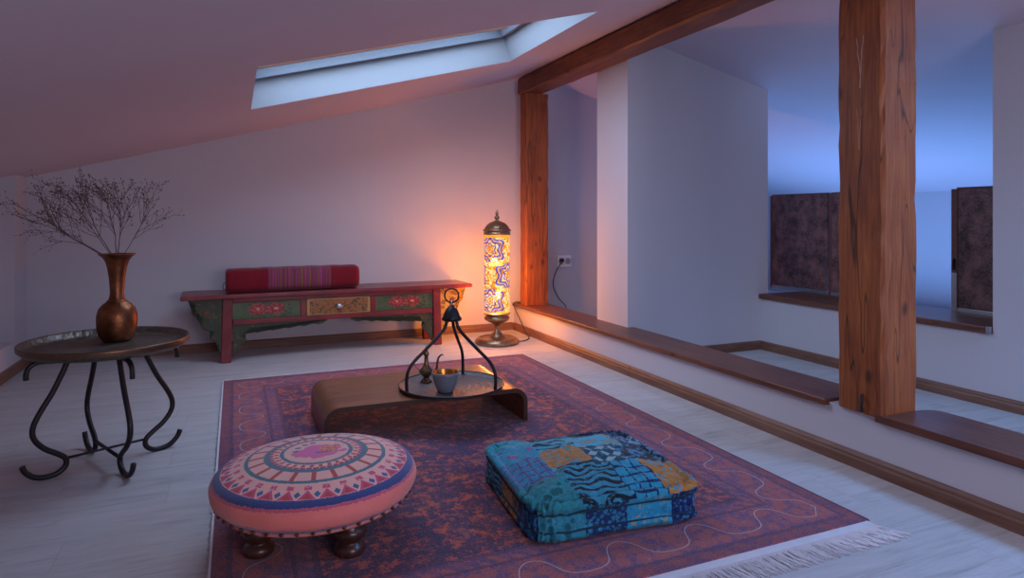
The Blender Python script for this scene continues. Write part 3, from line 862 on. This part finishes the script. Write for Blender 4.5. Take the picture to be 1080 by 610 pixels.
obj('chain_link', bm, m_steel, t, smooth=True)

# ewer on the tray
t = thing('small_ewer', 'small old brass ewer with curved spout on the tea tray', 'ewer', (.925, 3.325, TZ+.0045), math.radians(-23))
pr = [(0, 0), (.028, 0), (.030, .006), (.022, .014), (.014, .022), (.017, .028), (.033, .042), (.038, .054), (.033, .068), (.020, .080), (.013, .092), (.0105, .115), (.010, .135), (.0145, .142), (.014, .150), (.010, .160), (.005, .172), (.0055, .178), (.003, .186), (0, .192)]
obj('body', lathe(bmesh.new(), pr, 32), m_oldbrass, t, smooth=True)
bm = bmesh.new(); tube(bm, smooth_path([(.030, 0, .050), (.052, 0, .062), (.058, 0, .095), (.064, 0, .125), (.080, 0, .142), (.090, 0, .139)]), .008, 8, .0035)
obj('spout', bm, m_oldbrass, t, smooth=True)
bm = bmesh.new(); tube(bm, smooth_path([(-.032, 0, .056), (-.056, 0, .080), (-.064, 0, .105), (-.045, 0, .135), (-.012, 0, .146)]), .0032, 6)
obj('handle', bm, m_oldbrass, t, smooth=True)
# bowl cup
t = thing('ceramic_cup', 'grey ceramic cup with golden inside on the tea tray', 'cup', (.962, 3.105, TZ+.0045))
obj('cup_body', lathe(bmesh.new(), [(0, 0), (.034, 0), (.038, .003), (.049, .024), (.060, .055), (.0665, .085), (.068, .098), (.0655, .0985), (.0638, .086), (.0630, .084)], 40), m_ceramic, t, smooth=True)
obj('glaze', lathe(bmesh.new(), [(.0645, .097), (.0627, .085), (.057, .055), (.045, .026), (.034, .010), (0, .008)], 40), m_goldin, t, smooth=True)['label'] = 'golden inner glaze'

# ------------------------------------------------------------------ side table with engraved tray
ST = (-.50, 3.22, 0.)
t = thing('side_table', 'round side table with engraved metal tray top on curled iron legs', 'table', ST)
zt = .49
tp = [(0, .006), (.24, .005), (.298, .010), (.325, .022), (.336, .040), (.340, .042), (.345, .040), (.344, .030), (.338, .018), (.322, .004), (.29, -.003), (0, -.006)]
obj('tray_top', lathe(bmesh.new(), [(r*.912, z+zt) for r, z in tp], 96), m_sidetray, t, smooth=True)
m_rimcop = flat('coppery_rim', (.17, .10, .06), .35, .85, var=.4, sc_=80)
bm = lathe(bmesh.new(), [(r*.912, z+zt) for r, z in ((.3385, .041), (.342, .0435), (.3458, .041), (.3456, .036), (.3452, .030), (.344, .022))], 96, wav=lambda a, z: .0012*math.sin(a*90))
o = obj('rim', bm, m_rimcop, t, smooth=True); o['label'] = 'coppery beaded rim'
legP = [(.125, .479), (.137, .473), (.148, .452), (.163, .415), (.198, .340), (.240, .268), (.262, .215), (.258, .170), (.225, .125), (.180, .092), (.152, .066), (.152, .036), (.178, .014), (.215, .0085), (.255, .018), (.285, .045), (.297, .072)]
armP = [(.0, .474), (.12, .474), (.22, .474), (.252, .470), (.276, .454), (.284, .430), (.284, .408)]
for ad in (206, 296, 26, 116):
    a = math.radians(ad)
    f3 = lambda P: [(p.x*math.cos(a), p.x*math.sin(a), p.z) for p in smooth_path([(r, 0, z) for r, z in P], 5)]
    bm = bmesh.new(); tube(bm, f3(legP), .0108, 10); lg = obj('leg', bm, m_black, t, smooth=True)
    bm = bmesh.new(); tube(bm, f3(armP), .0100, 8); obj('hook', bm, m_black, lg, smooth=True)
for ad in (206, 296):
    a = math.radians(ad); bm = bmesh.new(); zz = .066 if ad == 206 else .062
    tube(bm, [(-.150*math.cos(a), -.150*math.sin(a), zz), (.150*math.cos(a), .150*math.sin(a), zz)], .0052 if ad == 206 else .0075, 8)
    obj('crossbar', bm, m_black, t, smooth=True)

# vase
VZ = zt + .0065
VP = (-.487, 3.375, VZ)
t = thing('copper_vase', 'tall hammered copper vase with flared neck standing on the side table', 'vase', VP)
vp = [(0, 0), (.052, 0), (.060, .004), (.074, .020), (.083, .045), (.087, .080), (.086, .112), (.078, .140), (.060, .160), (.040, .172), (.037, .178), (.034, .185), (.030, .205), (.031, .235), (.035, .275), (.041, .315), (.050, .345), (.062, .362), (.078, .374), (.080, .378), (.072, .377), (.055, .366), (.044, .345), (.036, .300), (.028, .22), (0, .20)]
obj('vase_body', lathe(bmesh.new(), [(r*.93, z*1.03) for r, z in vp], 56), m_copper, t, smooth=True)
bm = bmesh.new(); tube(bm, [(.0375*math.cos(2*PI*i/40), .0375*math.sin(2*PI*i/40), .177) for i in range(41)], .004, 8, cap=False)
obj('neck_ring', bm, m_copper, t, smooth=True)

# dried sprigs in the vase
Rv = Vector((.92, -.3915, 0)); Fv = Vector((.3915, .92, 0)); Up = Vector((0, 0, 1))
bouquet = thing('dried_bouquet', 'bunch of dry twiggy flower stems standing in the copper vase', 'dried flowers', (VP[0], VP[1], VP[2] + .355))
def bud(bb, q, r):
    v = [bb.verts.new(q + Vector(d)*r) for d in ((1,0,0),(-1,0,0),(0,1,0),(0,-1,0),(0,0,1.3),(0,0,-1.3))]
    for a, b, c in ((0,2,4),(2,1,4),(1,3,4),(3,0,4),(2,0,5),(1,2,5),(3,1,5),(0,3,5)): bb.faces.new((v[a], v[b], v[c]))
def sprig(ang_, length, droop, seed, label, fwd, dens=1.):
    rnd = random.Random(seed)
    bw = bmesh.new(); bb = bmesh.new()
    def grow(p, d, L, r, depth):
        n = 7 if depth == 0 else (5 if depth < 3 else 3); P = [p]; q = p.copy(); dd = d.copy()
        kids = []
        for i in range(n):
            dd = (dd + Vector((rnd.gauss(0, .07), rnd.gauss(0, .07), rnd.gauss(0, .07))) + Up*droop*.05).normalized()
            q = q + dd*L/n; P.append(q.copy())
            if i >= (2 if depth == 0 else 1): kids.append((q.copy(), dd.copy(), i/n))
        tube(bw, P, r, 4, r*.5, cap=False)
        if depth >= 3 or L < .018:
            k = 1.
            bud(bb, q, rnd.uniform(.0017, .0033))
            return
        for (kp, kd, f) in kids:
            for s_ in range(2 if depth == 0 and rnd.random() < .75 else (1 if rnd.random() < (.95 if depth < 2 else .8) else 0)):
                ax = kd.cross(Vector((rnd.gauss(0, 1), rnd.gauss(0, 1), rnd.gauss(0, 1)))).normalized()
                nd = (Matrix.Rotation(rnd.uniform(.3, .75), 3, ax) @ kd)
                nd = (nd + Rv*(-.08)).normalized()
                grow(kp, nd, L*rnd.uniform(.34, .62)*(1.15 - f*.4), r*.62, depth+1)
        bud(bb, q, .0028)
    d0 = (Rv*math.sin(ang_) + Up*math.cos(ang_) + Fv*fwd).normalized()
    # start inside the neck
    base = Rv*(.018*math.sin(ang_)) + Fv*(.01*fwd)
    tube(bw, [base*.3 + Vector((0, 0, -.12)), base], .0022, 5, cap=False)
    grow(base, d0, length, .0022, 0)
    st = obj('stem', bw, m_twig, bouquet); st['label'] = label
    o = obj('buds', bb, m_bud, st); o['kind'] = 'stuff'
for a_d, L, dr, sd, fw, lb in (
    (-62, .36, .4, 11, .10, 'lowest dried sprig in the copper vase, reaching far left'),
    (-54, .34, .7, 12, -.25, 'dried sprig leaning left just above the lowest one'),
    (-42, .37, .6, 13, .30, 'dense dried sprig fanning to the upper left'),
    (-26, .30, .5, 14, -.15, 'dried sprig rising slightly left of the middle of the vase'),
    (-10, .27, .4, 15, .20, 'nearly upright dried sprig in the middle of the bunch'),
    (10, .26, .3, 16, -.1, 'dried sprig leaning a little right of upright'),
    (38, .27, .3, 17, .1, 'rightmost dried sprig in the vase, sparse and leaning right')):
    sprig(math.radians(a_d), L, dr, sd, lb, fw, 1.)

# ------------------------------------------------------------------ painted bench
BN = (.73, 5.30, 0.); BR = math.radians(2.0)
t = thing('painted_bench', 'long low red lacquered bench with painted flower drawers by the back wall', 'bench', BN, BR)
FY = -.18          # front plane of the frame
obj('top_board', prism([(-1.085, .462), (1.085, .462), (1.092, .478), (1.085, .494), (-1.085, .494), (-1.092, .478)], -.205, .175, 'y'), m_red, t, bevel=.006, bseg=2)
for sx in (-1, 1):
    for sy in (-1, 1):
        x = sx*.785; y = FY if sy < 0 else .10
        bm = bmesh.new(); v0 = []
        for z, k in ((0, 1.), (.4618, 0.)):
            ox = sx*.012*k; w_ = .034
            v0.append([bm.verts.new(q) for q in ((x-w_+ox, y, z), (x+w_+ox, y, z), (x+w_+ox, y+.055, z), (x-w_+ox, y+.055, z))])
        bm.faces.new(v0[0][::-1]); bm.faces.new(v0[1])
        for k in range(4): bm.faces.new((v0[0][k], v0[0][(k+1) % 4], v0[1][(k+1) % 4], v0[1][k]))
        obj('leg', bm, m_red, t, bevel=.005)
for z0, z1 in ((.430, .4615), (.268, .305)):
    obj('rail', box(-.752, .752, FY+.004, FY+.04, z0, z1), m_red, t, bevel=.004)
for x in (-.262, .262):
    obj('divider', box(x-.022, x+.022, FY+.006, FY+.04, .3055, .4295), m_red, t, bevel=.003)
obj('back_panel', box(-.752, .752, .12, .14, .268, .4615), m_red, t)
obj('case_bottom', box(-.752, .752, FY+.041, .119, .275, .29), m_red, t)
for x in (-.519, .519):
    o = obj('flower_panel', box(-.2345, .2345, -.008, .008, -.0615, .0615), m_panel, t, loc=(x, FY+.022, .3675), bevel=.003)
    o['label'] = 'green panel painted with red peonies'
d = obj('drawer', box(-.2390, .2390, -.010, .20, -.0615, .0615), m_drawer, t, loc=(0, FY+.014, .3675), bevel=.003)
d['label'] = 'golden drawer painted with leaves'
bm = lathe(bmesh.new(), [(0, 0), (.010, 0), (.008, .008), (.018, .014), (.022, .022), (.016, .030), (0, .033)], 24)
for v in bm.verts: v.co = (v.co.x*1.25, -.0105 - v.co.z, v.co.y*.85)
obj('knob', bm, m_steel, d, smooth=True)
# scalloped apron below the rail
def scallop(x0, x1, n, d0, d1, z1):
    pts = [(x0, z1), (x0, z1-d0)]
    N = 60
    for i in range(1, N):
        f = i/N; xx = x0 + (x1-x0)*f
        dd = d0 + (d1-d0)*f
        s_ = abs(math.sin(f*n*PI))**.7
        pts.append((xx, z1 - dd*(.45 + .55*s_) - .014*s_))
    pts += [(x1, z1-d1*.55), (x1, z1)]
    return pts
for sx in (-1, 1):
    pts = [(sx*a, b) for a, b in scallop(.09, .750, 6, .014, .062, .2675)]
    obj('apron', prism(pts, FY+.012, FY+.028, 'y'), m_green, t, bevel=.002)
    # inner corner bracket hugging the leg
    ip = [(.750, .215), (.750, .03), (.738, .05), (.722, .085), (.705, .115), (.688, .128), (.668, .140), (.662, .160), (.672, .176), (.690, .180), (.684, .195), (.668, .210)]
    obj('inner_bracket', prism([(sx*a, b) for a, b in ip], FY+.010, FY+.030, 'y'), m_green, t, bevel=.002)
    op = [(.822, .4615), (.822, .06), (.838, .075), (.850, .10), (.852, .13), (.842, .148), (.868, .158), (.893, .175), (.902, .200), (.893, .222), (.872, .236), (.905, .240), (.940, .250), (.962, .275), (.962, .302), (.940, .325), (.972, .328), (1.005, .345), (1.022, .380), (1.012, .410), (.990, .425), (1.02, .435), (1.045, .4615)]
    o = obj('wing_bracket', prism([(sx*a, b) for a, b in op], FY+.010, FY+.034, 'y'), m_yellow if sx > 0 else m_green, t, bevel=.003)
    o['label'] = 'ochre carved end bracket' if sx > 0 else 'dark green carved end bracket'
    bm = bmesh.new()
    for i in range(20):
        q = i/20*5*PI; r_ = .026*(1 - i/24)
        ball(bm, (sx*.925 + r_*math.cos(q), FY+.009, .36 + r_*math.sin(q)), .0055, sub=1)
    obj('rosette', bm, flat('rosette_paint', (.20, .07, .035), .5), o, smooth=True)

# bolster on the bench
bo = thing('striped_bolster', 'rolled red woven bolster with magenta stripes lying on the bench', 'bolster', (.415, 5.23, .4955), BR)
bm = bmesh.new(); N1, N2 = 60, 40; rows = []; LB, HB, DB = .480, .088, .10
for i in range(N1+1):
    x = -LB + 2*LB*i/N1
    e = min(1., (LB - abs(x))/.03 + .02); k = (1 - (1-min(e, 1))**2)**.5 if e < 1 else 1.
    k = .84 + .16*k; row = []
    for j in range(N2):
        th = 2*PI*j/N2; c_, s_ = math.cos(th), math.sin(th); ee = 2/3.4
        yy = abs(c_)**ee*math.copysign(1, c_)*DB*k; z = abs(s_)**ee*math.copysign(1, s_)*HB*k
        w_ = .0018*math.sin(x*40+th*2) + .003*math.sin(x*5+1)
        row.append(bm.verts.new((x, yy + w_, max(z + w_*.6 + HB, .0))))
    rows.append(row)
for A, B in zip(rows, rows[1:]):
    for j in range(N2): bm.faces.new((A[j], A[(j+1) % N2], B[(j+1) % N2], B[j]))
bm.faces.new(rows[0]); bm.faces.new(rows[-1][::-1])
obj('roll', bm, m_bolster, bo, smooth=True, bevel=.004)
bm = bmesh.new(); tube(bm, smooth_path([(-.46, -.02, .03), (-.492, -.03, .028), (-.498, -.035, .05), (-.486, -.03, .075), (-.46, -.02, .07)]), .003, 6)
obj('tie_loop', bm, flat('blue_cord', (.10, .18, .25), .8), bo, smooth=True)

# ------------------------------------------------------------------ mosaic lamp
LP = (2.005, 5.03, 0.)
t = thing('mosaic_floor_lamp', 'lit mosaic glass floor lamp with bronze base and finial in the corner', 'lamp', LP)
bz = [(0, 0), (.176, 0), (.182, .008), (.182, .026), (.172, .034), (.168, .044), (.152, .050), (.148, .042), (.120, .038), (.075, .046), (.060, .062), (.048, .078), (.034, .092), (.022, .108), (.017, .124), (.021, .132), (.017, .140), (.024, .152), (.045, .168), (.072, .180), (.094, .192), (.106, .206), (.104, .220), (.090, .226), (.088, .236), (.107, .243), (.112, .248), (.112, .255), (0, .255)]
obj('base', lathe(bmesh.new(), bz, 64), m_bronze, t, smooth=True)
bm = lathe(bmesh.new(), [(.107, 0), (.107, .645)], 96)
obj('glass_shade', bm, m_glass, t, loc=(0, 0, .256), smooth=True)
cz = [(0, .902), (.112, .902), (.114, .908), (.112, .918), (.107, .922), (.108, .930), (.117, .934), (.117, .946), (.104, .952), (.098, .962), (.088, .978), (.070, .996), (.048, 1.008), (.030, 1.014), (.016, 1.020), (.012, 1.028), (.020, 1.038), (.023, 1.046), (.018, 1.055), (.009, 1.062), (.010, 1.068), (.014, 1.076), (.013, 1.086), (.006, 1.100), (0, 1.115)]
obj('cap', lathe(bmesh.new(), cz, 64, wav=lambda a, z: .03*abs(math.sin(a*8)) if .953 < z < 1.01 else 0), m_bronze, t, smooth=True)
bulbs = ((-.03, -.03, .37), (.03, .0, .66))
m_bulb = bpy.data.materials.new('bulb_glow'); m_bulb.use_nodes = True
m_bulb.node_tree.nodes['Principled BSDF'].inputs['Emission Color'].default_value = (1, .55, .2, 1)
m_bulb.node_tree.nodes['Principled BSDF'].inputs['Emission Strength'].default_value = 7
for p in bulbs:
    obj('bulb', ball(bmesh.new(), (0, 0, 0), .024, sub=2), m_bulb, t, loc=p, smooth=True)
def light(kind, name, loc, energy, col, **k):
    l = bpy.data.lights.new(name, kind); l.energy = energy; l.color = col
    for a, v in k.items():
        if a not in ('rot', 'parent'): setattr(l, a, v)
    o = bpy.data.objects.new(name, l); C.objects.link(o); o.location = loc
    if 'rot' in k: o.rotation_euler = k['rot']
    if 'parent' in k: o.parent = k['parent']
    return o
for i, p in enumerate(bulbs):
    light('POINT', 'bulb_light', (p[0], p[1], p[2]), BULB_W, (1, .50, .16), shadow_soft_size=.03, parent=t)
# cord: base, floor, over the ledge behind the post, up to the socket plug
L_ = Vector(LP)
cp = [(2.18, 5.00, .006), (2.26, 5.02, .006), (2.335, 5.11, .008), (2.362, 5.24, .03), (2.366, 5.37, .12), (2.360, 5.46, .20), (2.364, 5.50, .262), (2.45, 5.52, .259), (2.62, 5.53, .259), (2.70, 5.40, .20), (2.78, 5.35, .18), (2.90, 5.50, .20), (2.86, 5.57, .27), (2.80, 5.572, .40), (2.83, 5.568, .53), (2.882, 5.56, .61), (2.889, 5.558, .632)]
bm = bmesh.new(); tube(bm, smooth_path([Vector(p) - L_ for p in cp], 8), .0045, 6)
cd = obj('cord', bm, m_cord, t, smooth=True)
bm = lathe(bmesh.new(), [(0, 0), (.020, 0), (.021, .012), (.018, .03), (.009, .038), (0, .038)], 20)
for v in bm.verts: v.co = Vector((2.889 + v.co.x, YB - .0145 - v.co.z, .635 + v.co.y)) - L_
obj('plug', bm, m_cord, cd, smooth=True)

# ------------------------------------------------------------------ lights: the place's own and added ones
def area(name, loc, rot, sx, sy, e, col, spread=PI):
    return light('AREA', name, loc, e, col, shape='RECTANGLE', size=sx, size_y=sy, rot=rot, spread=spread)
# sky light through the roof window on the left slope
xm, ym = (SK[0]+SK[1])/2, (SK[2]+SK[3])/2
nn = Vector((-KL, 0, 1)).normalized()
area('roof_window_sky', Vector((xm, ym, zc(xm))) + nn*.34, (0, -math.atan(KL), 0), 1.7, 1.15, 60, (.54, .68, .98), 2.9)
xm, ym = (SK_ADDED[0]+SK_ADDED[1])/2, (SK_ADDED[2]+SK_ADDED[3])/2
nn = Vector((-KR, 0, 1)).normalized()
area('added_roof_window_light', Vector((xm, ym, zc(xm))) + nn*.34, (0, -math.atan(KR), 0), .7, 1.2, 110, (.22, .48, 1.), 2.8)  # added blue light at the made-up roof window on the right slope
# added front light, placed outside the made-up window behind the camera
area('added_front_light', ((WX0+WX1)/2, YF-.14, (WZ0+WZ1)/2), (PI/2, 0, 0), 1.8, .95, 80, (.95, .78, .93))
# added blue area light, unseen on the stairwell floor, shining up
area('added_stairwell_uplight', (5.7, 4.4, .08), (PI, 0, 0), 1.6, 3.4, 72, (.18, .42, 1.))

wd = bpy.data.worlds.new('dusk'); sc.world = wd; wd.use_nodes = True
S.nt = wd.node_tree
sk = wd.node_tree.nodes.new('ShaderNodeTexSky'); sk.sky_type = 'NISHITA'; sk.sun_disc = False; sk.sun_elevation = math.radians(2)
wd.node_tree.links.new(sk.outputs[0], wd.node_tree.nodes['Background'].inputs[0]); wd.node_tree.nodes['Background'].inputs[1].default_value = .35

# ------------------------------------------------------------------ camera
cam = bpy.data.cameras.new('camera'); co = bpy.data.objects.new('camera', cam); C.objects.link(co)
cam.sensor_width = 36; cam.sensor_fit = 'HORIZONTAL'; cam.lens = 686/1080*36
cam.shift_y = -76/1080; cam.clip_start = .02
co.location = (0, 0, 1.05); co.rotation_euler = (PI/2, 0, -math.atan(292/686))
sc.camera = co
sc.view_settings.view_transform = 'Standard'; sc.view_settings.look = 'None'; sc.view_settings.exposure = -.08; sc.view_settings.gamma = 1
sc.view_settings.use_curve_mapping = False
